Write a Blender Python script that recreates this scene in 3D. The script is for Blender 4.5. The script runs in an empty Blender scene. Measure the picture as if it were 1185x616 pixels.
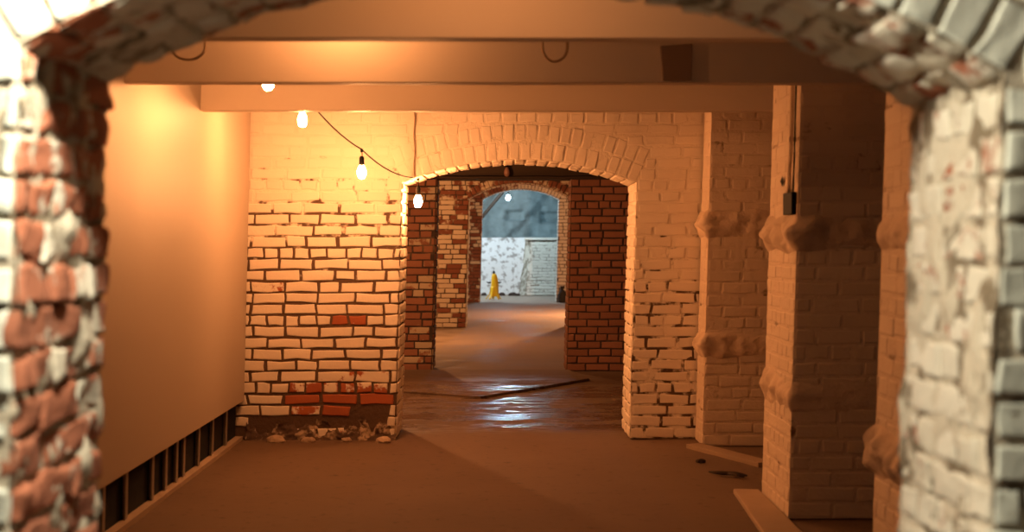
import bpy, math, random
from mathutils import Vector, noise as mn
random.seed(11)
PI = math.pi
scene = bpy.context.scene
COL = scene.collection
EYE = 1.26
F_PX = 1650.0
LEAN = 0.026          # masonry sheared about camera height to image verticals, about 1.5 degrees to the right

def V(*a): return Vector(a)
def nz(p, s=1.0, o=0.0): return mn.noise(Vector((p[0]*s+o, p[1]*s+o*.7, p[2]*s-o)))
def sm(x, a, b):
    t = max(0.0, min(1.0, (x-a)/(b-a))); return t*t*(3-2*t)

# ------------------------------------------------------------------ objects
def tag(o, label=None, cat=None, group=None, kind=None):
    if label: o['label'] = label
    if cat: o['category'] = cat
    if group: o['group'] = group
    if kind: o['kind'] = kind
    return o
def empty(name, loc):
    o = bpy.data.objects.new(name, None); COL.objects.link(o); o.location = loc
    o.empty_display_size = .05
    return o

class MB:
    def __init__(s): s.v = []; s.f = []; s.c = []; s.sm = []
    def add(s, vs, fs, tint=(.5, 0, 0), smooth=True):
        b = len(s.v); s.v += [Vector(p) for p in vs]; s.c += [tint]*len(vs)
        s.f += [[b+i for i in f] for f in fs]; s.sm += [smooth]*len(fs)
    def quad(s, a, b, c, d, tint=(.5, 0, 0)): s.add([a, b, c, d], [[0, 1, 2, 3]], tint, False)
    def box(s, x0, x1, y0, y1, z0, z1, tint=(.5, 0, 0)):
        s.add([(x0,y0,z0),(x1,y0,z0),(x1,y1,z0),(x0,y1,z0),(x0,y0,z1),(x1,y0,z1),(x1,y1,z1),(x0,y1,z1)],
              [[3,2,1,0],[4,5,6,7],[0,1,5,4],[1,2,6,5],[2,3,7,6],[3,0,4,7]], tint, False)
    def tube(s, pts, r, n=8, caps=True):
        pts = [Vector(p) for p in pts]; vs = []; fs = []
        up = None
        for i, p in enumerate(pts):
            d = (pts[min(i+1, len(pts)-1)]-pts[max(i-1, 0)]).normalized()
            if up is None: up = d.orthogonal().normalized()
            up = (up-d*up.dot(d)).normalized(); w = d.cross(up)
            rr = r[i] if isinstance(r, (list, tuple)) else r
            for k in range(n):
                a = 2*PI*k/n; vs.append(p+(up*math.cos(a)+w*math.sin(a))*rr)
        for i in range(len(pts)-1):
            for k in range(n):
                fs.append([i*n+k, i*n+(k+1) % n, (i+1)*n+(k+1) % n, (i+1)*n+k])
        if caps: fs += [list(range(n))[::-1], [(len(pts)-1)*n+k for k in range(n)]]
        s.add(vs, fs)
    def lathe(s, c, prof, n=20, sx=1, sy=1, wob=0):
        vs = []; fs = []; c = Vector(c)
        for (r, z) in prof:
            for k in range(n):
                a = 2*PI*k/n; p = c+V(r*sx*math.cos(a), r*sy*math.sin(a), z)
                if wob: 
                    q = nz(p, 9, 3)*wob*(1 if r > .005 else 0); p += V(math.cos(a)*q, math.sin(a)*q, 0)
                vs.append(p)
        m = len(prof)
        for i in range(m-1):
            for k in range(n): fs.append([i*n+k, i*n+(k+1) % n, (i+1)*n+(k+1) % n, (i+1)*n+k])
        fs += [list(range(n))[::-1], [(m-1)*n+k for k in range(n)]]
        s.add(vs, fs)
    def build(s, name, mat, parent=None, origin=None, lean=False, bevel=0, stop=None):
        o0 = Vector(parent['_o']) if parent is not None and '_o' in parent else (Vector(origin) if origin is not None else Vector((0,0,0)))
        me = bpy.data.meshes.new(name)
        vs = []
        for p in s.v:
            q = p.copy()
            if lean: q.x += LEAN*(q.z-EYE)
            if stop and p.x > 1.85: q.x = stop
            vs.append(q-o0)
        me.from_pydata(vs, [], s.f); me.update()
        me.polygons.foreach_set('use_smooth', s.sm)
        at = me.attributes.new('tint', 'FLOAT_COLOR', 'POINT')
        flat = []
        for c in s.c: flat += [c[0], c[1], c[2], 1.0]
        at.data.foreach_set('color', flat)
        me.materials.append(mat)
        o = bpy.data.objects.new(name, me); COL.objects.link(o)
        if parent is not None: o.parent = parent
        else: o.location = o0
        o['_o'] = list(o0)
        if bevel:
            m = o.modifiers.new('bevel', 'BEVEL'); m.width = bevel; m.segments = 2; m.limit_method = 'ANGLE'
        return o
def root(name, loc):
    o = empty(name, loc); o['_o'] = list(loc); return o

# ------------------------------------------------------------------ materials
class NT:
    def __init__(s, name):
        s.m = bpy.data.materials.new(name); s.m.use_nodes = True
        s.t = s.m.node_tree; s.n = s.t.nodes; s.l = s.t.links
        s.b = s.n['Principled BSDF']; s.tc = s.n.new('ShaderNodeTexCoord')
    def put(s, sock, val):
        if hasattr(val, 'is_output') or isinstance(val, bpy.types.NodeSocket): s.l.new(val, sock)
        elif isinstance(val, (tuple, list)) and len(val) == 3 and sock.type == 'RGBA': sock.default_value = (*val, 1)
        else: sock.default_value = val
    def noise(s, scale, detail=4, rough=.55, off=(0,0,0), sc=(1,1,1)):
        mp = s.n.new('ShaderNodeMapping'); s.l.new(s.tc.outputs['Object'], mp.inputs[0])
        mp.inputs['Location'].default_value = off; mp.inputs['Scale'].default_value = sc
        k = s.n.new('ShaderNodeTexNoise'); s.l.new(mp.outputs[0], k.inputs['Vector'])
        k.inputs['Scale'].default_value = scale; k.inputs['Detail'].default_value = detail; k.inputs['Roughness'].default_value = rough
        return k.outputs['Fac']
    def math(s, op, a, b=0.0, clamp=False):
        k = s.n.new('ShaderNodeMath'); k.operation = op; k.use_clamp = clamp
        s.put(k.inputs[0], a); s.put(k.inputs[1], b); return k.outputs[0]
    def step(s, x, a, b):
        k = s.n.new('ShaderNodeMapRange'); k.interpolation_type = 'SMOOTHSTEP'
        s.put(k.inputs['Value'], x); k.inputs['From Min'].default_value = a; k.inputs['From Max'].default_value = b
        return k.outputs['Result']
    def mix(s, f, a, b):
        k = s.n.new('ShaderNodeMix'); k.data_type = 'RGBA'
        s.put(k.inputs['Factor'], f); s.put(k.inputs[6], a); s.put(k.inputs[7], b); return k.outputs[2]
    def attr(s):
        k = s.n.new('ShaderNodeAttribute'); k.attribute_name = 'tint'
        q = s.n.new('ShaderNodeSeparateColor'); s.l.new(k.outputs['Color'], q.inputs[0]); return q.outputs
    def xyz(s):
        q = s.n.new('ShaderNodeSeparateXYZ'); s.l.new(s.tc.outputs['Object'], q.inputs[0]); return q.outputs
    def bump(s, h, strength, dist=.01):
        k = s.n.new('ShaderNodeBump'); s.put(k.inputs['Height'], h); k.inputs['Strength'].default_value = strength
        k.inputs['Distance'].default_value = dist; s.l.new(k.outputs[0], s.b.inputs['Normal'])
    def done(s, color, rough=.8, metal=0.0, spec=.3):
        s.put(s.b.inputs['Base Color'], color); s.put(s.b.inputs['Roughness'], rough); s.b.inputs['Metallic'].default_value = metal
        s.b.inputs['Specular IOR Level'].default_value = spec
        return s.m

def mat_brick(name, paint, paint2, brick, brick2, wear=0.0, scale=9, bump=.5, rough=.8):
    """paint over brick; tint.R = shade of the brick, tint.G = how much of its paint is lost"""
    t = NT(name); a = t.attr()
    n1 = t.noise(scale, 6, .65); n2 = t.noise(scale*5, 4, .6, (3,1,2)); n3 = t.noise(2.2, 3, .5, (7,2,5))
    x = t.math('ADD', t.math('ADD', n1, t.math('MULTIPLY', a[1], 1.0)), wear)
    lost = t.step(x, .72, .80)
    pc = t.mix(t.math('ADD', t.math('MULTIPLY', a[0], .5), t.math('MULTIPLY', n3, .5)), paint, paint2)
    bc = t.mix(t.math('ADD', t.math('MULTIPLY', a[0], .7), t.math('MULTIPLY', n2, .3)), brick, brick2)
    c = t.mix(lost, pc, bc)
    t.bump(t.math('ADD', t.math('MULTIPLY', n2, .4), t.math('MULTIPLY', lost, -.25)), bump, .012)
    return t.done(c, rough)
def mat_mortar(name, dark, fill, amount=.3, zr=None, xr=None, scale=6):
    """joints: bare dirty lime (dark) where the paint never got in, painted over (fill) elsewhere"""
    t = NT(name); n1 = t.noise(scale, 5, .6); n2 = t.noise(40, 4, .6)
    p = t.xyz(); f = t.math('ADD', t.math('MULTIPLY', n1, 1.7), amount-.85)
    if zr: f = t.math('ADD', f, t.math('MULTIPLY', t.step(p[2], *zr), .75))
    if xr: f = t.math('ADD', f, t.math('MULTIPLY', t.step(p[0], *xr), .36))
    t.bump(n2, .6, .012)
    return t.done(t.mix(t.step(f, .42, .62), dark, fill), .9)
def mat_plain(name, c1, c2, scale=5, rough=.7, bump=.15, bs=40, metal=0.0, spec=.3, sc=(1,1,1)):
    t = NT(name); n1 = t.noise(scale, 5, .6, sc=sc); n2 = t.noise(bs, 3, .6)
    if bump: t.bump(n2, bump, .006)
    return t.done(t.mix(n1, c1, c2), rough, metal, spec)
def mat_emit(name, col, strength):
    t = NT(name); t.b.inputs['Emission Color'].default_value = (*col, 1); t.b.inputs['Emission Strength'].default_value = strength
    return t.done((.8, .8, .8), .3)

WARM = (1.0, .385, .125)
M = {}
M['paint_brick'] = mat_brick('painted_brick', (.80,.71,.60), (.68,.59,.49), (.42,.12,.05), (.30,.08,.035), 0.0, 9, .35)
M['paint_mortar'] = mat_mortar('painted_joints', (.10,.06,.04), (.74,.65,.54), .16, (.75, 2.2), (.35, .85), 8)
M['pier_brick'] = mat_brick('pier_painted_brick', (.70,.58,.46), (.60,.49,.38), (.40,.14,.07), (.30,.10,.05), -.08, 12, .6)
M['pier_mortar'] = mat_mortar('pier_joints', (.22,.15,.10), (.65,.53,.42), .74)
M['rough_brick'] = mat_brick('peeling_brick', (.62,.56,.45), (.50,.44,.33), (.36,.12,.06), (.24,.085,.045), .03, 8, .9, .9)
M['rough_mortar'] = mat_mortar('crumbling_lime', (.16,.12,.075), (.50,.43,.32), .58, None, None, 9)
M['face_brick'] = mat_brick('grey_painted_brick', (.64,.64,.54), (.50,.51,.43), (.45,.22,.14), (.35,.16,.09), -.12, 7, .5, .7)
M['face_mortar'] = mat_mortar('grey_painted_joints', (.22,.22,.18), (.54,.55,.46), .74)
M['bare_brick'] = mat_brick('bare_red_brick', (.50,.40,.30), (.42,.33,.25), (.33,.15,.095), (.20,.085,.055), .42, 7, .6)
M['bare_mortar'] = mat_mortar('dark_joints', (.05,.035,.03), (.13,.09,.065), .35)
M['mixed_brick'] = mat_brick('patchy_painted_brick', (.74,.66,.55), (.60,.52,.43), (.28,.11,.07), (.19,.07,.045), .02, 5, .6)
M['mixed_mortar'] = mat_mortar('patchy_joints', (.07,.05,.04), (.38,.31,.23), .35)
M['cold_brick'] = mat_brick('white_painted_brick', (.70,.68,.60), (.58,.55,.47), (.36,.28,.20), (.30,.25,.2), -.05, 7, .6)
M['block_mortar'] = mat_mortar('block_joints', (.26,.23,.18), (.60,.58,.50), .50, None, None, 7)
M['cold_mortar'] = mat_mortar('white_wall_joints', (.34,.33,.31), (.74,.77,.77), .62, None, None, 8)
M['stone'] = mat_plain('rough_stone', (.70,.57,.45), (.52,.40,.30), 14, .9, 1.0, 38)
M['foot'] = mat_mortar('crumbling_foot', (.09,.055,.04), (.40,.30,.21), .42, None, None, 13)
M['grey_stone'] = mat_plain('grey_damp_stone', (.018,.032,.036), (.36,.46,.47), 1.9, .85, 1.0, 11)  # blue-grey stone, mottled at random from near-black to pale
M['panel'] = mat_plain('painted_board', (.49,.41,.33), (.46,.38,.30), 2.0, .50, .05, 9, 0, .35, (1,.4,1))
M['beam'] = mat_plain('painted_beam', (.70,.60,.49), (.66,.56,.45), 2.5, .55, .06, 14, 0, .3, (.4,1,1))
M['ceiling'] = mat_plain('dark_ceiling_boards', (.20,.14,.10), (.14,.10,.07), 2.0, .7, .06, 20)  # ceiling is out of view, darkened to reduce bounced light
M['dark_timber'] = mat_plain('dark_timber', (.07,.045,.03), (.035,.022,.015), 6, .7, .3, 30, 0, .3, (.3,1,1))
M['black'] = mat_plain('black_plastic', (.005,.005,.005), (.008,.007,.006), 9, .75, .05, spec=.15)
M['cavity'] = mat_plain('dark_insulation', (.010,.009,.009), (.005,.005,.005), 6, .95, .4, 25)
M['steel'] = mat_plain('galvanised_steel', (.42,.38,.33), (.34,.31,.27), 12, .45, .05, 40, .6)
M['conduit'] = mat_plain('painted_conduit', (.72,.58,.42), (.64,.50,.36), 9, .5, .05)
M['dull_wire'] = mat_plain('tan_wire', (.50,.36,.24), (.42,.30,.20), 9, .5, .05)
M['dark_plate'] = mat_plain('dark_brown_plate', (.33,.22,.15), (.27,.18,.12), 6, .6, .1)  # brown of the beam's stand-in shadow, also used for the thin wire
M['plank'] = mat_plain('weathered_plank', (.34,.24,.16), (.26,.18,.12), 6, .8, .3, 40, 0, .3, (1,.2,1))
M['slab'] = mat_plain('pale_concrete', (.44,.33,.24), (.34,.25,.18), 7, .85, .4, 50)
M['debris'] = mat_plain('dark_debris', (.06,.04,.03), (.03,.02,.016), 20, .9, .5)
M['yellow'] = mat_plain('yellow_plastic', (.90,.60,.01), (.86,.52,.01), 7, .4, .05, 30, 0, .4)
M['sack'] = mat_plain('dark_sack', (.035,.03,.025), (.02,.018,.015), 12, .8, .4)
M['bulb'] = mat_emit('glowing_warm_bulb', WARM, 830)
M['bulb_low'] = mat_emit('faint_warm_bulb', WARM, 370)
M['cold_bulb'] = mat_emit('glowing_cold_bulb', (.55, .82, 1.0), 1500)
M['dull_glass'] = mat_plain('unlit_bulb_glass', (.45,.25,.2), (.4,.22,.18), 5, .15, 0, spec=.6)

def floor_mat():
    t = NT('worn_floor'); p = t.xyz()
    n1 = t.noise(1.3, 6, .62); n2 = t.noise(16, 5, .65); n3 = t.noise(55, 4, .6)
    nw = t.noise(1.7, 5, .6, (4,2,0), (.75, 1.6, 1))
    dry = t.mix(n1, (.108,.065,.040), (.160,.098,.060))
    dry = t.mix(t.step(n2, .56, .74), dry, (.07,.042,.028))
    band = t.math('MULTIPLY', t.step(p[1], 9.25, 9.75), t.math('SUBTRACT', 1.0, t.step(p[1], 12.2, 14.0)))
    far = t.step(p[1], 13.0, 15.0)
    nf = t.noise(7, 5, .65, (1,5,0), (.6, 1.5, 1))
    nw = t.math('ADD', nw, t.math('MULTIPLY', t.math('SUBTRACT', nf, .5), .55))
    wet = t.math('MULTIPLY', t.step(nw, .40, .54), band)
    wet = t.math('MAXIMUM', wet, t.math('MULTIPLY', t.math('MULTIPLY', t.step(nw, .5, .62), far), .6))
    c = t.mix(t.math('MULTIPLY', far, .7), dry, (.46,.37,.29))
    c = t.mix(t.math('MULTIPLY', wet, .75), c, (.10,.07,.05))
    r = t.math('ADD', t.math('MULTIPLY', wet, -.62), .86)
    t.bump(t.math('ADD', t.math('MULTIPLY', n2, .7), t.math('MULTIPLY', n3, .3)), .35, .008)
    return t.done(c, r, 0, .45)
M['floor'] = floor_mat()
M['soot'] = mat_mortar('sooty_brick', (.05,.035,.028), (.13,.085,.06), .45)  # dark brick tone picked to cut bounced light in the first room

# ------------------------------------------------------------------ brickwork
BL, CH, JT = .215, .072, .008
def brick(mb, c, u, v, n, w, h, d, tint, rough=.002, fine=False, seed=0, wild=1.0):
    e = min(.0045, .2*h, .16*w)
    if fine:
        A = [0, e/w, 2.2*e/w] + [e/w+(1-2*e/w)*k/5 for k in range(1, 5)] + [1-2.2*e/w, 1-e/w, 1]
        B = [0, e/h, 2.2*e/h, .36, .64, 1-2.2*e/h, 1-e/h, 1]
    else:
        A = [0, e/w, 2.2*e/w, .5, 1-2.2*e/w, 1-e/w, 1]; B = [0, e/h, 2.2*e/h, .5, 1-2.2*e/h, 1-e/h, 1]
    na, nb = len(A), len(B); vs = []; wob = (rough*1.3+.0012)*wild
    w *= random.uniform(1-.035*wild, 1.02); h *= random.uniform(1-.05*wild, 1.07)
    tl = random.gauss(0, .012)*(wild-.6); u, v = u*math.cos(tl)+v*math.sin(tl), v*math.cos(tl)-u*math.sin(tl)
    for j, b in enumerate(B):
        for i, a in enumerate(A):
            ring = (i in (0, na-1)) or (j in (0, nb-1)); ring2 = (i in (1, na-2)) or (j in (1, nb-2))
            dd = -min(.012, 1.2*d+.002) if ring else d*(.95 if ring2 else 1)
            p = c+u*((a-.5)*w)+v*((b-.5)*h)
            q = nz(p, 26, seed); q2 = nz(p, 9, seed+5)
            if not ring: dd += q*rough+q2*rough*1.4
            p = p+u*nz(p, 17, seed+9)*wob+v*nz(p, 15, seed+2)*wob+n*dd
            vs.append(p)
    fs = [[j*na+i, j*na+i+1, (j+1)*na+i+1, (j+1)*na+i] for j in range(nb-1) for i in range(na-1)]
    if u.cross(v).dot(n) < 0: fs = [f[::-1] for f in fs]
    mb.add(vs, fs, tint)

def panel(mb, org, u, v, n, W, H, dfun, wearfun, cut=None, rough=.002, fine=False, skip=None, bond=6, z0=0, ch=CH, bl=BL, wild=1.0):
    """running bond with a header course every few courses over a W x H panel; cut(v) gives the span left out"""
    rows = int(math.ceil(H/ch))
    for r in range(rows):
        b0 = r*ch; hh = min(ch, H-b0)-JT
        if hh < .02: continue
        vm = b0+ch/2
        pitch = bl/2 if (r % bond == bond-2) else bl
        x = -random.uniform(.2, .8)*pitch if pitch < bl else -(.5*pitch if r % 2 else 0)-random.uniform(0, .03)
        while x < W:
            pw = pitch*random.uniform(1-.07*wild, 1+.07*wild)
            if pitch == bl and random.random() < .08: pw *= .6
            segs = [(max(0, x), min(W, x+pw))]
            x += pw
            if cut:
                k = cut(vm)
                if k:
                    out = []
                    for (s0, s1) in segs:
                        if s1 <= k[0] or s0 >= k[1]: out.append((s0, s1)); continue
                        if s0 < k[0]: out.append((s0, k[0]+JT*.5))
                        if s1 > k[1]: out.append((k[1]-JT*.5, s1))
                    segs = out
            for s0, s1 in segs:
                w = s1-s0-JT
                if w < .022: continue
                c = org+u*((s0+s1)/2)+v*(b0+hh/2+JT/2)
                if skip and skip(c): continue
                tn = (random.random(), wearfun(c), 0)
                brick(mb, c+v*random.uniform(-.0025, .0025), u, v, n, w, hh, dfun(c)*random.uniform(.75, 1.2), tn, rough, fine, r % 7, wild)

class Arch:
    def __init__(s, cx, hw, zs, zc, rt, tilt=0.0):
        s.cx, s.hw, s.zs, s.zc, s.rt, s.tilt = cx, hw, zs, zc, rt, tilt
        h = zc-zs; s.R = (hw*hw+h*h)/(2*h); s.z0 = zc-s.R; s.th = math.asin(hw/s.R)
    def pt(s, a, r=None, y=0.0):
        r = s.R if r is None else r; x = s.cx+r*math.sin(a)
        return V(x, y, s.z0+r*math.cos(a)+s.tilt*(x-s.cx))
    def cut(s, org):
        def f(vm):
            z = vm+org.z
            if z < s.zs: w = s.hw
            elif z <= s.zs+s.rt*math.cos(s.th): w = s.hw+(z-s.zs)*math.tan(s.th)
            else:
                q = (s.R+s.rt)**2-(z-s.z0)**2
                if q <= 0: return None
                w = math.sqrt(q)
            return (s.cx-w-org.x, s.cx+w-org.x)
        return f

def wall_body(mb, x0, x1, y0, y1, z1, ar, N=28, back=None):
    L, R_ = ar.cx-ar.hw, ar.cx+ar.hw
    P = [ar.pt(-ar.th+2*ar.th*k/N) for k in range(N+1)]
    def F(y, flip):
        mq = back if (flip and back is not None) else mb
        def q(a, b, c, d):
            t = [a, b, c, d]; mq.quad(*(t[::-1] if flip else t))
        zl, zr = P[0].z, P[-1].z
        q(V(x0,y,0), V(L,y,0), V(L,y,zl), V(x0,y,zl)); q(V(x0,y,zl), V(L,y,zl), V(L,y,z1), V(x0,y,z1))
        q(V(R_,y,0), V(x1,y,0), V(x1,y,zr), V(R_,y,zr)); q(V(R_,y,zr), V(x1,y,zr), V(x1,y,z1), V(R_,y,z1))
        for k in range(N):
            a, b = P[k], P[k+1]; q(V(a.x,y,a.z), V(b.x,y,b.z), V(b.x,y,z1), V(a.x,y,z1))
    F(y0, False); F(y1, True)
    mb.quad(V(L,y0,0), V(L,y1,0), V(L,y1,P[0].z), V(L,y0,P[0].z)); mb.quad(V(R_,y1,0), V(R_,y0,0), V(R_,y0,P[-1].z), V(R_,y1,P[-1].z))
    for k in range(N):
        a, b = P[k], P[k+1]; mb.quad(V(a.x,y0,a.z), V(a.x,y1,a.z), V(b.x,y1,b.z), V(b.x,y0,b.z))
    mb.quad(V(x0,y0,z1), V(x1,y0,z1), V(x1,y1,z1), V(x0,y1,z1))
    mb.quad(V(x0,y1,0), V(x0,y0,0), V(x0,y0,z1), V(x0,y1,z1)); mb.quad(V(x1,y0,0), V(x1,y1,0), V(x1,y1,z1), V(x1,y0,z1))

def ring(mb, ar, y, dfun, wearfun, rows, rough, fine=False, wide=CH):
    """brick-on-edge arch rings on the face of a wall"""
    r0 = ar.R
    for q, hgt in enumerate(rows):
        rm = r0+hgt/2; L = 2*ar.th*rm; n = max(3, int(round(L/wide)))
        for k in range(n):
            a = -ar.th+2*ar.th*(k+.5)/n
            t = V(math.cos(a), 0, -math.sin(a)); rad = V(math.sin(a), 0, math.cos(a))
            c = ar.pt(a, rm, y)
            brick(mb, c, t, rad, V(0,-1,0), L/n-JT*.8, hgt-JT*.8, dfun(c)*random.uniform(.7, 1.2), (random.random(), wearfun(c), 0), rough, fine, k % 5)
        r0 += hgt
def soffit(mb, ar, y0, y1, d, wearfun, rough, fine=False):
    L = 2*ar.th*ar.R; n = int(round(L/CH)); m = max(1, int(round((y1-y0)/BL))); p = (y1-y0)/m
    for k in range(n):
        a = -ar.th+2*ar.th*(k+.5)/n
        t = V(math.cos(a), 0, -math.sin(a)); inn = V(-math.sin(a), 0, -math.cos(a)); off = (p/2 if k % 2 else 0)
        e = [y0]+[y0+off+j*p for j in range(m+1) if y0 < y0+off+j*p < y1]+[y1]
        for s0, s1 in zip(e[:-1], e[1:]):
            c = ar.pt(a, ar.R, (s0+s1)/2)
            brick(mb, c, V(0,1,0), t, inn, s1-s0-JT*.6, L/n-JT, d*random.uniform(.6, 1.4), (random.random(), wearfun(c), 0), rough, fine, k % 5)
def reveal(mb, x, side, y0, y1, H, d, wearfun, rough, fine=False):
    n = V(side, 0, 0)
    panel(mb, V(x, y0, 0), V(0,1,0), V(0,0,1), n, y1-y0, H, lambda c: d, wearfun, None, rough, fine, bond=2)

const = lambda k: (lambda c: k)

# ---- the wall the camera looks through
A = Arch(.012, .80, 1.555, 1.775, .22, -.03)
AY0, AY1 = 2.31, 2.82
b = MB(); bk = MB(); wall_body(b, -2.3, 2.3, AY0, AY1, 2.4, A, back=bk)
wA = b.build('wall_front', M['rough_mortar'], lean=True)
tag(wA, 'peeling brick wall framing the wide arched opening in front', 'wall', kind='structure')
def skin(mb, P, N, nu, nv, base, amp, sc, seed):
    vs = []; fs = []
    for j in range(nv+1):
        for i in range(nu+1):
            p = P(i/nu, j/nv); k = base+amp*(nz(p, sc, seed)+.5*nz(p, sc*2.3, seed+3)+.3*nz(p, sc*5.5, seed+6)); vs.append(p+N(i/nu, j/nv)*k)
    for j in range(nv):
        for i in range(nu): fs.append([j*(nu+1)+i, j*(nu+1)+i+1, (j+1)*(nu+1)+i+1, (j+1)*(nu+1)+i])
    mb.add(vs, fs)
bk.build('sooty_back', M['soot'], wA, lean=True)  # unseen rear face, made dark so it bounces little light
b = MB(); dA = AY1-AY0
skin(b, lambda a, c: V(A.cx-A.hw, AY0+dA*a, 1.59*c), lambda a, c: V(1,0,0), 36, 110, .004, .022, 9, 1)
skin(b, lambda a, c: V(A.cx+A.hw, AY1-dA*a, 1.54*c), lambda a, c: V(-1,0,0), 36, 110, .006, .012, 8, 4)
skin(b, lambda a, c: A.pt(A.th*(2*a-1), A.R, AY0+dA*c), lambda a, c: V(-math.sin(A.th*(2*a-1)), 0, -math.cos(A.th*(2*a-1))), 120, 36, .005, .018, 8, 8)
b.build('lime_crust', M['rough_mortar'], wA, lean=True)
b = MB()
wa = lambda c: .20+.25*nz(c, 2.3, 4)+(.14 if c.x < 0 else -.14)
reveal(b, A.cx-A.hw, 1, AY0, AY1, 1.58, .012, wa, .010, True)
reveal(b, A.cx+A.hw, -1, AY0, AY1, 1.53, .007, wa, .006, True)
soffit(b, A, AY0, AY1, .010, lambda c: .20+.2*nz(c, 3, 2), .009, True)
b.build('reveal_bricks', M['rough_brick'], wA, lean=True)
b = MB()
org = V(-1.35, AY0, 0)
panel(b, org, V(1,0,0), V(0,0,1), V(0,-1,0), 2.7, 2.38, const(.006), lambda c: .05*nz(c, 3, 1), A.cut(org), .005, True, bond=6)
ring(b, A, AY0, const(.006), const(.0), [.11, .11], .005, True)
b.build('face_bricks', M['face_brick'], wA, lean=True)

# ---- back wall of the first room, with the lit archway
B_ = Arch(.106, .751, 1.64, 1.785, .23)
BY0, BY1 = 9.12, 9.66
b = MB(); wall_body(b, -1.9, 2.2, BY0, BY1, 2.4, B_)
wB = b.build('wall_back', M['paint_mortar'], lean=True)
tag(wB, 'cream painted brick wall with a segmental archway behind the string lights', 'wall', kind='structure')
def dB(c):
    up = sm(c.z, 1.25, 1.9); rt = sm(c.x, .5, .95)
    return .008*(1-.70*max(up, rt*.9))
def wearB(c):
    w = -.12
    if abs(c.x+1.02) < .33 and c.z < .40: w = .10+.40*max(0, 1-abs(c.z-.22)/.22)*(.5+random.random()*.6)
    if abs(c.x+.97) < .10 and abs(c.z-.725) < .037: w = .42
    if abs(c.x+1.49) < .09 and abs(c.z-1.02) < .05: w = .2
    return w
def skipB(c):
    if c.x > -.63: return False
    if c.z < .06: return random.random() < .65
    if c.z < .19: return random.random() < (.42 if c.x > -1.45 else .15)
    if c.z < .26: return random.random() < .12
    return False
b = MB(); org = V(-1.68, BY0, 0)
panel(b, org, V(1,0,0), V(0,0,1), V(0,-1,0), 3.2, 2.3, dB, wearB, B_.cut(org), .0030, False, skipB, wild=1.8)
ring(b, B_, BY0, lambda c: .0025, const(-.12), [.115, .115], .0035)
reveal(b, B_.cx-B_.hw, 1, BY0, BY1, 1.64, .010, const(-.1), .004)
reveal(b, B_.cx+B_.hw, -1, BY0, BY1, 1.64, .008, const(-.1), .004)
soffit(b, B_, BY0, BY1, .008, const(-.1), .004)
b.build('painted_bricks', M['paint_brick'], wB, lean=True)
b = MB()
def hB(a): return .10+.09*nz((a*9, 0, 0), 1, 3)+.05*nz((a*30, 0, 0), 1, 5)
skin(b, lambda a, c: V(-1.60+.96*a, BY0-.004-.035*(1-c)**1.5, -.01+(hB(a)+.02)*c), lambda a, c: V(0,-1,0), 90, 16, -.004, .040, 9, 6)
b.build('crumbling_foot', M['foot'], wB, lean=True)

# ---- second room: two bare brick piers with a dark timber beam across
CY0, CY1 = 13.9, 14.4
def block(name, x0, x1, y0, y1, z1, mm, mb_, faces, wear, d=.010, label=None):
    b = MB(); b.box(x0, x1, y0, y1, 0, z1)
    w = b.build(name, M[mm], lean=True); tag(w, label, 'wall', kind='structure')
    b = MB()
    if 'f' in faces: panel(b, V(x0, y0, 0), V(1,0,0), V(0,0,1), V(0,-1,0), x1-x0, z1, const(d), wear, None, .003)
    if 'l' in faces: reveal(b, x0, -1, y0, y1, z1, d, wear, .003)
    if 'r' in faces: reveal(b, x1, 1, y0, y1, z1, d, wear, .003)
    b.build('bricks', M[mb_], w, lean=True); return w
block('wall_passage_left', -2.3, -.645, CY0, CY1, 1.876, 'bare_mortar', 'bare_brick', 'fr', lambda c: random.choice([0, .1, .1, -.2]), label='bare red brick wall end left of the passage behind the lit archway')
block('wall_passage_right', .672, 2.5, CY0, CY1, 1.876, 'bare_mortar', 'bare_brick', 'fl', lambda c: .1, label='dark bare brick wall on the right inside the lit archway')

# ---- third and fourth walls with arches
D = Arch(.262, .755, 1.90, 2.125, .115)
DY0, DY1 = 20.9, 21.4
b = MB(); wall_body(b, -2.6, 3.0, DY0, DY1, 2.75, D)
wD = b.build('wall_middle', M['mixed_mortar'], lean=True); tag(wD, 'patchy white and red brick wall with the middle arch of the passage', 'wall', kind='structure')
b = MB(); org = V(-1.9, DY0, 0)
panel(b, org, V(1,0,0), V(0,0,1), V(0,-1,0), 4.2, 2.7, const(.010), lambda c: random.choice([-.2, -.15, -.1, 0, .35]) if c.z < 1.75 else random.choice([.35, .2, .3, -.1]), D.cut(org), .003)
ring(b, D, DY0, const(.008), const(.3), [.115], .003)
reveal(b, D.cx-D.hw, 1, DY0, DY1, 1.9, .012, const(-.1), .008); reveal(b, D.cx+D.hw, -1, DY0, DY1, 1.9, .010, const(-.1), .003)
soffit(b, D, DY0, DY1, .008, const(.2), .003)
b.build('bricks', M['mixed_brick'], wD, lean=True)

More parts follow.
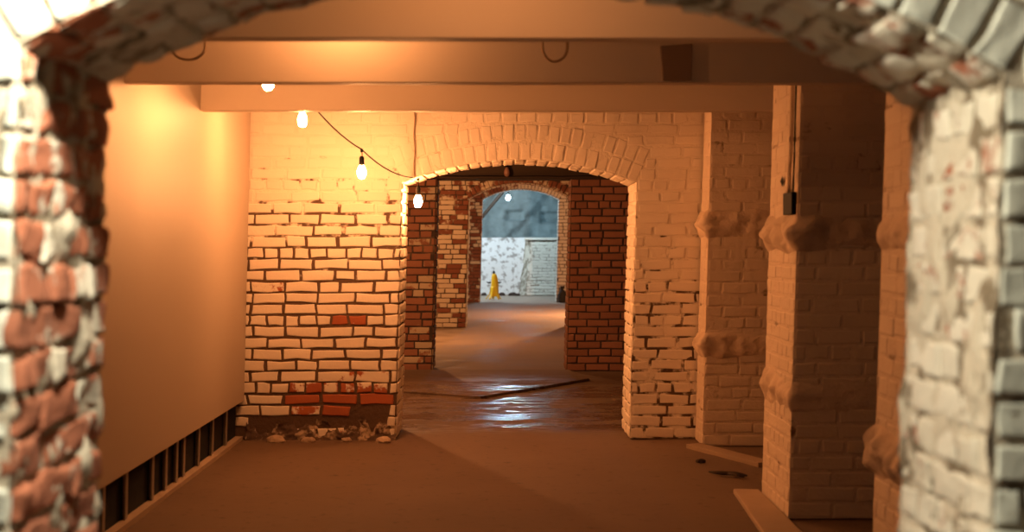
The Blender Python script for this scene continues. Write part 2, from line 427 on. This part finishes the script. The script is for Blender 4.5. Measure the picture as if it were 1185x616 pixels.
E = Arch(.385, .80, 2.15, 2.36, .115)
EY0, EY1 = 29.7, 30.15
b = MB(); wall_body(b, -2.8, 3.4, EY0, EY1, 3.3, E)
wE = b.build('wall_far', M['mixed_mortar'], lean=True); tag(wE, 'furthest arched brick wall, framing the yellow cone', 'wall', kind='structure')
b = MB(); org = V(-1.5, EY0, 0)
panel(b, org, V(1,0,0), V(0,0,1), V(0,-1,0), 3.8, 2.7, const(.009), lambda c: random.choice([.35, .3, .4, .0, -.2]) if c.x < .3 else -.2, E.cut(org), .003)
ring(b, E, EY0, const(.008), lambda c: .3 if c.x < .3 else -.1, [.115], .003)
reveal(b, E.cx-E.hw, 1, EY0, EY1, 2.15, .008, const(.2), .003); reveal(b, E.cx+E.hw, -1, EY0, EY1, 2.15, .008, const(-.1), .003)
soffit(b, E, EY0, EY1, .008, const(.1), .003)
b.build('bricks', M['mixed_brick'], wE, lean=True)

# ---- last room: white lower wall with a ledge, grey stone above and behind
FY = 34.0
b = MB(); N = 60; H = 24
vs = []; fs = []
for j in range(H+1):
    for i in range(N+1):
        x = -2.8+6.2*i/N; z = 1.36*j/H
        vs.append(V(x, FY-.02*nz((x, 0, z), 3.5, 2)-.010*nz((x, 0, z), 12, 1), z))
for j in range(H):
    for i in range(N): fs.append([j*(N+1)+i, j*(N+1)+i+1, (j+1)*(N+1)+i+1, (j+1)*(N+1)+i])
b.add(vs, fs); b.box(-2.8, 3.4, FY+.03, FY+.4, 0, 1.36)
wF = b.build('wall_end', M['cold_mortar']); tag(wF, 'rough white limewashed low wall behind the yellow cone', 'wall', kind='structure')
b = MB(); N = 110; H = 60; vs = []; fs = []
for j in range(H+1):
    for i in range(N+1):
        x = -2.8+6.2*i/N; z = 1.2+2.2*j/H
        row = math.floor(z/.31); cell = math.floor((x+.37*(row % 2))/.52)
        st = .05*nz((cell*3.1, row*2.7, 1), 1.3, 4)
        nich = max(sm(x, .08, .13)*(1-sm(x, .52, .57))*sm(z, 1.76, 1.80)*(1-sm(z, 1.98, 2.04)), sm(x, .93, .98)*(1-sm(x, 1.45, 1.5))*sm(z, 1.70, 1.75)*(1-sm(z, 1.96, 2.0)))
        st -= .22*nich
        vs.append(V(x, FY+.42-st-.07*nz((x, 0, z), 2.4, 7)-.05*nz((x, 0, z), 6, 7)-.025*nz((x, 0, z), 14, 3), z))
for j in range(H):
    for i in range(N): fs.append([j*(N+1)+i, j*(N+1)+i+1, (j+1)*(N+1)+i+1, (j+1)*(N+1)+i])
b.add(vs, fs); wG = b.build('wall_end_upper', M['grey_stone']); tag(wG, 'dark grey rough stone upper wall lit by the cold bulb', 'wall', kind='structure')

# ---- side walls of the rooms beyond, floor, ceilings
b = MB()
for (x0, x1, y0, y1, h) in [(-2.5, -2.3, BY1, DY0, 2.75), (-2.9, -2.6, DY1, FY+.4, 3.4)]: b.box(x0, x1, y0, y1, 0, h)
tag(b.build('wall_side_left', M['bare_mortar']), 'dark side wall of the rooms beyond, left of the passage', 'wall', kind='structure')
b = MB()
for (x0, x1, y0, y1, h) in [(2.5, 2.7, BY1, DY0, 2.75), (3.0, 3.3, DY1, EY0, 3.4), (3.1, 3.4, EY1, FY+.4, 3.4)]: b.box(x0, x1, y0, y1, 0, h)
tag(b.build('wall_side_right', M['bare_mortar']), 'dark side wall of the rooms beyond, right of the passage', 'wall', kind='structure')

b = MB(); xs = [-2.9+6.3*i/42 for i in range(43)]; ys = [-1.6+36.2*j/181 for j in range(182)]
vs = [V(x, y, .008*nz((x, y, 0), 1.1, 2)+.004*nz((x, y, 0), 4, 5)-.006) for y in ys for x in xs]
fs = [[j*43+i, j*43+i+1, (j+1)*43+i+1, (j+1)*43+i] for j in range(181) for i in range(42)]
b.add(vs, fs); tag(b.build('floor', M['floor']), 'brown worn concrete floor, wet behind the archway', 'floor', kind='structure')
def ceil(x0, x1, y0, y1, z, m, lab):
    b = MB(); b.box(x0, x1, y0, y1, z, z+.1); tag(b.build('ceiling', M[m]), lab, 'ceiling', kind='structure')
ceil(-2.4, 2.4, -1.6, BY1, 2.4, 'ceiling', 'dark boarded ceiling above the beams of the first room')
ceil(-2.5, 2.7, BY1, CY1+.02, 2.4, 'dark_timber', 'dark ceiling of the room behind the lit archway')
ceil(-2.9, 3.3, CY1+.02, EY0, 2.75, 'dark_timber', 'dark ceiling of the passage rooms')
ceil(-2.9, 3.4, EY0, FY+.5, 3.4, 'dark_timber', 'dark high ceiling of the last room')

# ---- first room: left boarded wall with its open foot
LX = -1.615
b = MB(); b.box(LX-.02, LX, 5.55, BY0-.02, .245, 2.4)
wL = b.build('wall_left', M['panel'], lean=True, bevel=.003); tag(wL, 'smooth cream boarded wall on the left with an open gap at its foot', 'wall', kind='structure')
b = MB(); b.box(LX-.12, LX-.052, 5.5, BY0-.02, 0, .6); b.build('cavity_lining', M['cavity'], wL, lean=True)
b = MB(); b.box(LX-.05, LX-.004, 5.5, BY0-.02, -.01, .018); b.build('sole_track', M['slab'], wL, lean=True)
for px in (108, 124, 137, 162.5, 192, 207, 219, 227, 243.5, 259, 274):
    y = F_PX*1.61/(580-px)
    b = MB(); b.box(LX-.034, LX-.028, y-.020, y+.020, .018, .40); b.box(LX-.052, LX-.034, y+.014, y+.020, .018, .40); b.build('stud', M['steel'], wL, lean=True)
b = MB(); b.box(LX-.12, LX, AY1, 5.5, 0, 2.4); b.build('old_brick_stretch', M['soot'], wL, lean=True)  # unseen near stretch, made dark to keep bounce off the piers
# ---- right wall behind the piers
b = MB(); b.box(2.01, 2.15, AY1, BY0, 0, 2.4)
tag(b.build('wall_right', M['soot']), 'dark wall behind the brick piers on the right', 'wall', kind='structure')  # mostly hidden wall, darkened to reduce bounced light

# ---- brick piers with rough stone bands
def pier(x0, y0, y1, label, bands, top=2.39):
    o0 = (x0, (y0+y1)/2, 0)
    b = MB(); b.box(x0, 1.945, y0, y1, 0, top)
    p = b.build('brick_pier', M['pier_mortar'], None, o0, lean=True, stop=1.985)
    tag(p, label, 'pillar', 'brick piers along the right wall', 'thing')
    b = MB()
    reveal(b, x0, -1, y0, y1, top-.02, .0018, lambda c: random.choice([-.1, -.1, -.05, .05]), .0028)
    panel(b, V(x0, y0, 0), V(1,0,0), V(0,0,1), V(0,-1,0), 1.88-x0, top-.02, const(.0018), lambda c: random.choice([-.1, -.1, 0, .1]), None, .003)
    b.build('painted_bricks', M['pier_brick'], p, lean=True)
    if top < 2:
        bk = MB(); bk.quad(V(1.9, y1+.002, 0), V(x0+.01, y1+.002, 0), V(x0+.01, y1+.002, top), V(1.9, y1+.002, top)); bk.build('unpainted_back', M['soot'], p, lean=True)  # added dark panel, stops this pier bouncing light onto the next
    for (zc, hh, out) in bands:
        # a lumpy band running up the passage side, round the corner and along the front
        L1, L2 = y1-y0, 1.84-x0; T = L1+L2; n = max(24, int(T/.018)); m = 14
        b = MB(); vs = []; fs = []
        for i in range(n+1):
            s = T*i/n
            for j in range(m+1):
                t = j/m; z = zc+hh*(t-.5)*(1+.35*nz((s, zc, 0), 4, x0+y0))
                pr = max(0, math.sin(PI*t))**(.8+.5*nz((s, zc, 2), 5, y1)); fr = 1 if s < L1 else .45+.55*math.exp(-(s-L1)/.10)
                k = out*fr*pr*(.50+.9*abs(nz((s*1.0, zc, z), 7, y0))+.5*nz((s, zc, z), 16, y0)+.25*nz((s, zc, z), 34, y0))
                k = max(k, .004*pr)-.004
                if s < L1: q = V(x0-k, y1-s, z); dx = V(-1,0,0)
                else: q = V(x0+(s-L1), y0-k, z)
                if abs(s-L1) < .10:       # round the corner
                    w = 1-abs(s-L1)/.10; kk = k*.9*w
                    q = q+(V(0,-kk,0) if s < L1 else V(-kk,0,0))
                vs.append(q)
        for i in range(n):
            for j in range(m): fs.append([i*(m+1)+j, (i+1)*(m+1)+j, (i+1)*(m+1)+j+1, i*(m+1)+j+1])
        b.add(vs, fs); b.build('stone_band', M['stone'], p, lean=True)
    return p
pier(1.275, 8.78, 9.10, 'narrow painted brick pier against the arched back wall', [(1.37, .20, .055), (.62, .16, .05)])
pier(1.340, 6.46, 7.12, 'broad painted brick pier carrying the black box and conduit', [(1.30, .17, .060), (.555, .17, .035)])
pier(1.345, 4.52, 5.03, 'painted brick pier right beside the front arch', [(1.29, .13, .040), (.53, .19, .060)], 1.95)

# ---- boxed beams
def beam(y, z, lab, t=.09):
    b = MB(); b.box(LX, 1.95, y, y+t, z, 2.34)
    o = b.build('ceiling_beam', M['beam'], None, (0, y, z), lean=False, bevel=.006)
    tag(o, lab, 'beam', 'beams across the first room', 'thing')
beam(4.86, EYE+.692, 'cream ceiling beam nearest the front arch')
beam(6.06, EYE+.674, 'cream ceiling beam with a dark rectangular plate on its face')
beam(7.60, EYE+.697, 'cream ceiling beam closest to the arched back wall')
b = MB(); b.box(-2.3, 2.5, CY0-.03, CY1, 1.876, 2.398)  # beam's dark colour stands in for its face being unlit
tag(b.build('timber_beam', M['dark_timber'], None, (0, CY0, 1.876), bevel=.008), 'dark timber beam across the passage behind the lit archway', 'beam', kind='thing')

# ---- string of bulbs
st = root('string_light', (-.86, 8.75, 2.05))
tag(st, 'string of warm glowing bulbs on a thin black cord near the left wall', 'string light')
knots = [(-.10, 4.16, 2.37), (-.45, 5.3, 2.37), (-.66, 5.76, 2.37), (-.9, 6.25, 2.37), (-1.067, 6.55, 2.36), (-1.10, 7.65, 2.37), (-1.115, 8.02, 2.10), (-.826, 8.46, 1.807), (-.535, 9.20, 1.672)]
pts = []
for (a, c) in zip(knots[:-1], knots[1:]):
    a, c = Vector(a), Vector(c)
    for k in range(8):
        t = k/8; p = a.lerp(c, t); p.z -= (.055*4*t*(1-t)*min(1, (c-a).length) if c.z < 2.1 else 0); pts.append(p)
for k in range(13):            # onward into the next room and along the dark beam
    t = k/12; p = V(-.535, 9.20, 1.672).lerp(V(-.60, CY0-.045, 1.90), t); p.z -= .02*4*t*(1-t); pts.append(p)
for k in range(1, 9): pts.append(V(-.60+k*.235, CY0-.046, 1.90-.004*(k % 2)))
b = MB(); b.tube(pts, .0042, 6); b.build('cord', M['black'], st)
def hang(top, drop, lit=True, parent=st, mat='bulb', big=1.0):
    x, y, z = top; zb = z-drop
    b = MB()
    b.lathe((x, y, z-.012), [(.002, -.006), (.008, -.004), (.009, .010), (.006, .018), (.002, .019)], 10)
    b.tube([V(x, y, z), V(x+.003, y, (z+zb)/2+.03), V(x, y, zb+.085)], .003, 6)
    b.lathe((x, y, zb+.036), [(.003, .058), (.010, .056), (.0145, .046), (.0155, .02), (.0165, .003), (.014, 0), (.003, 0)], 14)
    so = b.build('bulb_socket', M['black'], parent)
    b = MB(); r = .0265*big
    b.lathe((x, y, zb), [(.002, -.042*big), (.010*big, -.0405*big), (.018*big, -.035*big), (r*.93, -.022*big), (r, -.006*big), (r*.94, .010*big), (r*.74, .024*big), (r*.55, .034*big), (r*.5, .040*big), (.003, .041*big)], 20)
    g = b.build('bulb', M[mat], so); tag(g, 'glowing bulb' if lit else 'unlit bulb'); return g
for (top, drop) in [((-.10, 4.16, 2.37), .10), ((-.66, 5.76, 2.37), .10)]: hang(top, drop, mat='bulb_low')
for (top, drop) in [((-1.067, 6.55, 2.36), .365), ((-1.115, 8.02, 2.10), .155), ((-.826, 8.46, 1.807), .132), ((-.535, 9.20, 1.672), .148)]:
    hang(top, drop)

# ---- wire loops in front of the middle beam, stand-in shadow patch, thin wire on the back wall
def loop(x, w, h, y, label):
    z = EYE+.80; o0 = (x, y, z)
    b = MB(); P = [V(x-w/2, y, 2.43)]+[V(x-w/2*math.cos(a), y, z-.02-h*math.sin(a)) for a in [PI*k/16 for k in range(17)]]+[V(x+w/2, y, 2.43)]
    b.tube(P, .0055, 8)
    tag(b.build('wire_loop', M['dull_wire'], None, o0), label, 'wire', 'wire loops below the ceiling')
loop((642-580)/288, .100, .058, 5.72, 'thin U-shaped wire loop hanging near the middle of the ceiling')
loop((220-580)/288, .135, .052, 5.72, 'thin U-shaped wire loop at the left, half behind the front arch')
b = MB(); x0, x1 = (763-580)/272, (800-580)/272  # thin dark slab that stands in for a shadow on the beam
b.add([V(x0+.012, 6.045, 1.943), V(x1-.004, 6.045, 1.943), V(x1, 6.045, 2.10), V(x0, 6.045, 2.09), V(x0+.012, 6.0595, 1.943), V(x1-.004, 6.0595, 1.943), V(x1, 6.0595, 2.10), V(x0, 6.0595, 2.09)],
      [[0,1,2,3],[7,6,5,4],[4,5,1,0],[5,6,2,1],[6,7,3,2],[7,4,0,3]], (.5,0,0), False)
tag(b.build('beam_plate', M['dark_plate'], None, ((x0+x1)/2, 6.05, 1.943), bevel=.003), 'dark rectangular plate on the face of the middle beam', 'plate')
b = MB(); P = [V(-.553+.004*math.sin(k*1.3), BY0-.012-(.006 if k % 3 else 0), 2.10-.043*k) for k in range(11)]; b.tube(P, .0035, 6)
tag(b.build('thin_wire', M['dark_plate'], None, (-.553, BY0-.012, 1.67)), 'thin brown wire running down the brick above the arch corner', 'wire')

# ---- black box and conduit on the broad pier
jb = root('junction_box', (1.338, 6.60, 1.40)); tag(jb, 'black electrical box with conduit on the broad brick pier', 'electrical box')
def lx(z): return 1.340+LEAN*(z-EYE)
b = MB(); b.box(lx(1.43)-.026, lx(1.43)-.004, 6.468, 6.67, 1.385, 1.487); b.build('box', M['black'], jb, bevel=.005)
b = MB(); P = [V(lx(1.49)-.015, 6.60, 1.480), V(lx(1.52)-.016, 6.59, 1.53), V(lx(1.58)-.02, 6.57, 1.60), V(lx(1.65)-.02, 6.555, 1.66), V(lx(2.3)-.018, 6.55, 2.38)]
b.tube(P, .011, 10); b.build('conduit', M['conduit'], jb)
b = MB(); P = [V(lx(1.49)-.014, 6.50, 1.480), V(lx(1.7)-.016, 6.495, 1.66), V(lx(2.3)-.016, 6.49, 2.38)]; b.tube(P, .004, 8); b.build('wire', M['black'], jb)
for z in (1.72, 2.0):
    b = MB(); b.box(lx(z)-.034, lx(z)-.003, 6.53, 6.575, z, z+.022); b.build('clip', M['conduit'], jb, bevel=.002)
b = MB(); b.add([V(lx(1.54)-.010, 6.78, 1.522), V(lx(1.54)-.010, 6.74, 1.545), V(lx(1.54)-.010, 6.78, 1.575), V(lx(1.54)-.010, 6.82, 1.545), V(lx(1.54)-.02, 6.78, 1.548)], [[0,1,4],[1,2,4],[2,3,4],[3,0,4],[3,2,1,0]], (.5,0,0), False)
b.build('hook', M['black'], jb)

# ---- floor bits of the first room
def rock(name, c, sx, sy, sz, mat, label, cat, seed, group=None):
    b = MB(); n, m = 12, 7; vs = []; fs = []
    for j in range(m):
        th = PI*j/(m-1)
        for i in range(n):
            a = 2*PI*i/n; d = V(math.sin(th)*math.cos(a), math.sin(th)*math.sin(a), math.cos(th))
            k = 1+.35*nz(d, 1.6, seed)
            vs.append(V(c[0]+d.x*sx*k, c[1]+d.y*sy*k, c[2]+max(-.4, d.z*k)*sz))
    for j in range(m-1):
        for i in range(n): fs.append([j*n+i, (j+1)*n+i, (j+1)*n+(i+1) % n, j*n+(i+1) % n])
    b.add(vs, fs, (.5,0,0), False); o = b.build(name, M[mat], None, (c[0], c[1], 0)); return tag(o, label, cat, group, 'thing')
def slabpoly(name, pts, z0, z1, mat, label, cat, bev=.006):
    n = len(pts); b = MB()
    b.add([V(x, y, z0) for x, y in pts]+[V(x, y, z1) for x, y in pts], [list(range(n))[::-1], list(range(n, 2*n))]+[[i, (i+1) % n, n+(i+1) % n, n+i] for i in range(n)], (.5,0,0), False)
    cx = sum(p[0] for p in pts)/n; cy = sum(p[1] for p in pts)/n
    return tag(b.build(name, M[mat], None, (0, 0, 0) if mat == 'floor' else (cx, cy, z0), bevel=bev), label, cat)
slabpoly('concrete_pad', [(1.10, 5.6), (1.295, 5.6), (1.295, 7.14), (1.17, 7.16)], -.012, .016, 'slab', 'pale concrete pad at the foot of the broad brick pier', 'slab')
slabpoly('plank', [(1.13, 8.70), (1.44, 7.96), (1.54, 8.00), (1.23, 8.755)], -.008, .022, 'plank', 'weathered plank lying along the foot of the narrow back pier', 'plank', .004)
rock('stone_chip', (1.14, 8.12, .004), .030, .022, .016, 'debris', 'small dark chip on the floor in front of the plank', 'debris', 3)
b = MB(); b.tube([V(1.13, 7.72, .010), V(1.19, 7.66, .012), V(1.27, 7.66, .010), V(1.31, 7.58, .012)], [.006, .012, .011, .005], 7)
b.tube([V(1.22, 7.66, .01), V(1.25, 7.60, .014), V(1.29, 7.55, .010)], [.008, .008, .004], 6)
tag(b.build('twig', M['debris'], None, (1.22, 7.65, 0)), 'dark broken twig on the floor between the piers', 'debris')
for k, (x, y, s, lab) in enumerate([(-1.42, 8.98, .06, 'pinkish rubble lump at the left end of the back wall foot'), (-1.22, 9.00, .045, 'small rubble lump below the hole in the back wall'), (-.98, 9.01, .035, 'rubble lump below the red worn bricks'), (-.74, 8.98, .05, 'rubble lump near the left foot of the archway')]):
    rock('rubble', (x, y, .004), s, s*.7, s*.55, 'slab', lab, 'rubble', k+5, 'rubble at the foot of the back wall')
# raised sheet in the wet room
slabpoly('floor_sheet', [(-1.4, 12.25), (-.165, 11.45), (.80, 12.95), (.66, 13.85), (-1.4, 13.85)], -.006, .017, 'floor', 'raised flat slab with a dark edge on the wet floor behind the archway', 'slab', .004)

# ---- unlit bulb on the dark beam
ub = root('hanging_bulb', (.055, CY0-.08, 2.0)); tag(ub, 'small unlit bulb hanging at the dark timber beam', 'bulb')
b = MB(); b.tube([V(.055, CY0-.08, 2.395), V(.055, CY0-.08, 2.02)], .004, 6); b.build('flex', M['black'], ub)
b = MB(); b.lathe((.055, CY0-.08, 1.985), [(.004, .04), (.016, .038), (.018, 0), (.004, 0)], 12); b.build('bulb_socket', M['black'], ub)
b = MB(); b.lathe((.055, CY0-.08, 1.93), [(.003, -.04), (.02, -.033), (.030, -.012), (.028, .012), (.018, .04), (.003, .056)], 16); b.build('bulb', M['dull_glass'], ub)

# ---- the banana cone
bx, by = -.165, 31.1
bc = root('banana_cone', (bx, by, 0)); tag(bc, 'yellow banana-shaped caution cone standing in the last archway', 'floor sign')
b = MB(); vs = []; fs = []; n = 20; prof = [(.085, .07), (.088, .12), (.086, .20), (.082, .30), (.076, .38), (.068, .46), (.057, .52), (.040, .555), (.026, .568)]
for (r, z) in prof:
    for k in range(n):
        a = 2*PI*k/n; rr = r*(1+.07*math.cos(5*a)); vs.append(V(bx+.022*math.sin(z*5.0)+rr*math.cos(a), by+rr*math.sin(a), z))
for i in range(len(prof)-1):
    for k in range(n): fs.append([i*n+k, i*n+(k+1) % n, (i+1)*n+(k+1) % n, (i+1)*n+k])
fs.append([(len(prof)-1)*n+k for k in range(n)]); b.add(vs, fs); b.build('body', M['yellow'], bc)
b = MB(); b.lathe((bx+.006, by, .560), [(.030, 0), (.027, .02), (.022, .045), (.017, .066), (.004, .07)], 10); b.build('tip', M['black'], bc)
for k in range(5):
    a = -PI/2+PI/5+2*PI*k/5+.1; ux, uy = math.cos(a), math.sin(a); tx, ty = -uy, ux
    b = MB(); vs = []; fs = []; m = 8
    for i in range(m+1):
        t = i/m; rad = .080+.012*t+.085*t**2.6; z = .27*(1-t)+.012; w = .050*(1-.55*t)
        for (q, dz, dr) in ((-1, 0, -.006), (-.5, .004, .004), (.5, .004, .004), (1, 0, -.006)):
            vs.append(V(bx+.02*(1-t)+ux*(rad+dr)+tx*w*q, by+uy*(rad+dr)+ty*w*q, z+dz))
        for q in (-1, 1): vs.append(V(bx+.02*(1-t)+ux*(rad-.012)+tx*w*q*.8, by+uy*(rad-.012)+ty*w*q*.8, z-.006))
    for i in range(m):
        o = i*6; e = o+6
        for (p, q) in ((0,1),(1,2),(2,3),(3,5),(5,4),(4,0)): fs.append([o+p, o+q, e+q, e+p])
    fs += [[0,4,5,3,2,1], [m*6+j for j in (0,1,2,3,5,4)]]
    b.add(vs, fs); b.build('peel', M['yellow'], bc)
for sx in (-1, 1):
    b = MB(); b.tube([V(bx+.01+sx*.072, by, .375), V(bx+.01+sx*.12, by, .365), V(bx+.01+sx*.165, by, .385)], [.018, .017, .006], 8); b.build('peel_end', M['black'], bc)

# ---- other things in the last room
sk = root('sack', (1.265, 29.50, 0)); tag(sk, 'small dark tied sack standing against the right side of the last arch', 'sack')
b = MB(); b.lathe((1.265, 29.50, 0), [(.06, 0), (.082, .03), (.085, .10), (.078, .18), (.060, .235), (.035, .26)], 18, wob=.02); b.build('bag', M['sack'], sk)
b = MB(); b.lathe((1.265, 29.50, .255), [(.03, 0), (.022, .015), (.034, .045), (.048, .075), (.04, .09), (.006, .08)], 14, wob=.015); b.build('neck', M['sack'], sk)
b = MB(); b.tube([V(-.60, 33.3, 1.66), V(.06, 33.3, 2.45), V(.62, 33.3, 3.12), V(.85, 33.3, 3.395)], .042, 10)
tag(b.build('diagonal_pipe', M['dark_timber'], None, (-.6, 33.3, 1.66)), 'dark diagonal pipe rising across the grey stone wall', 'pipe')
bt = MB(); prof2 = [(.56, .0, .50), (.60, .35, .42), (.66, .75, .34), (.70, 1.28, .28)]
x1 = 2.2
for (p, q) in zip(prof2[:-1], prof2[1:]):
    bt.quad(V(p[0], FY-p[2], p[1]), V(x1, FY-p[2], p[1]), V(x1, FY-q[2], q[1]), V(q[0], FY-q[2], q[1]))
    bt.quad(V(p[0]-.15, FY, p[1]), V(p[0], FY-p[2], p[1]), V(q[0], FY-q[2], q[1]), V(q[0]-.12, FY, q[1]))
bt.quad(V(.70, FY-.28, 1.28), V(x1, FY-.28, 1.28), V(x1, FY+.05, 1.28), V(.58, FY+.05, 1.28))
but = bt.build('wall_end_block', M['block_mortar'], None, (1.4, FY, 0)); tag(but, 'whitewashed brick block along the right of the low end wall', 'wall', kind='structure')
b = MB()
for (p, q) in zip(prof2[:-1], prof2[1:]):
    H_ = q[1]-p[1]; vv = V(0, p[2]-q[2], H_).normalized(); nn = V(1,0,0).cross(vv)
    panel(b, V(q[0], FY-p[2], p[1]), V(1,0,0), vv, nn, x1-q[0], H_, const(.012), lambda c: random.choice([-.2, -.1, 0, .25]), None, .006)
b.build('bricks', M['cold_brick'], but)
b = MB(); b.box(.55, 2.2, FY-.36, FY+.02, 1.30, 1.36); tag(b.build('ledge_board', M['cold_brick'], None, (1.3, FY-.36, 1.30), bevel=.008), 'white board lying on top of the whitewashed brick block', 'board')
for k, (x, y, s, lab) in enumerate([(.27, 33.45, .10, 'dark rubble lump beside the whitewashed block'), (.38, 33.35, .07, 'smaller rubble lump beside the whitewashed block'), (.02, 33.55, .08, 'dark rubble lump right of the yellow cone'), (-.40, 33.6, .07, 'dark rubble lump left of the yellow cone')]):
    rock('rubble', (x, y, .01), s, s*.8, s*.7, 'debris', lab, 'rubble', k+11, 'rubble in the last room')
cb = root('hanging_bulb', (.155, 32.0, 2.25)); tag(cb, 'cold white bulb glowing in front of the grey stone wall', 'bulb')
b = MB(); b.tube([V(.155, 32.0, 3.395), V(.155, 32.0, 2.34)], .006, 6); b.build('flex', M['black'], cb)
b = MB(); b.lathe((.155, 32.0, 2.30), [(.004, .05), (.018, .048), (.02, 0), (.004, 0)], 12); b.build('bulb_socket', M['black'], cb)
b = MB(); b.lathe((.155, 32.0, 2.25), [(.003, -.05), (.025, -.043), (.040, -.018), (.040, .008), (.026, .036), (.018, .052), (.003, .053)], 18)
b.build('bulb', M['cold_bulb'], cb)

# ------------------------------------------------------------------ lamps out of sight, and an added fill light
def lamp(name, loc, col, power, r=.03):
    l = bpy.data.lights.new(name, 'POINT'); l.color = col; l.energy = power; l.shadow_soft_size = r
    o = bpy.data.objects.new(name, l); COL.objects.link(o); o.location = loc; return o
lamp('room_two_lamp', (-1.3, 11.6, 1.75), WARM, 160)
lamp('room_three_lamp', (-1.35, 18.2, 1.8), WARM, 210)
lamp('room_four_lamp', (1.75, 24.6, 1.7), (1, .46, .20), 480)
lamp('last_room_lamp', (-1.9, 31.2, 2.5), (.78, .92, 1.0), 330, .06)
lamp('near_lamp', (-.47, 1.98, 2.0), (1.0, .93, .74), 150, .05)
lamp('near_fill_lamp', (-.55, .35, 1.35), (1.0, .92, .72), 8, .08)  # added fill to lift the front arch, not a known lamp

w = bpy.data.worlds.new('World'); scene.world = w; w.use_nodes = True
w.node_tree.nodes['Background'].inputs[0].default_value = (.9, .75, .55, 1); w.node_tree.nodes['Background'].inputs[1].default_value = .004

# ------------------------------------------------------------------ camera
cam = bpy.data.cameras.new('camera'); co = bpy.data.objects.new('camera', cam); COL.objects.link(co)
cam.sensor_width = 36; cam.lens = F_PX/1185*36
co.location = (0, 0, EYE)
co.rotation_euler = (PI/2-math.atan(28/F_PX), 0, -math.atan(12.5/F_PX))
cam.clip_start = .05; cam.clip_end = 80
cam.dof.use_dof = True; cam.dof.focus_distance = 11.0; cam.dof.aperture_fstop = 2.8
scene.camera = co
for o in scene.objects:
    if '_o' in o: del o['_o']
scene.view_settings.view_transform = 'Standard'
scene.view_settings.look = 'None'; scene.view_settings.gamma = 1; scene.view_settings.use_curve_mapping = False
scene.view_settings.exposure = 0.0
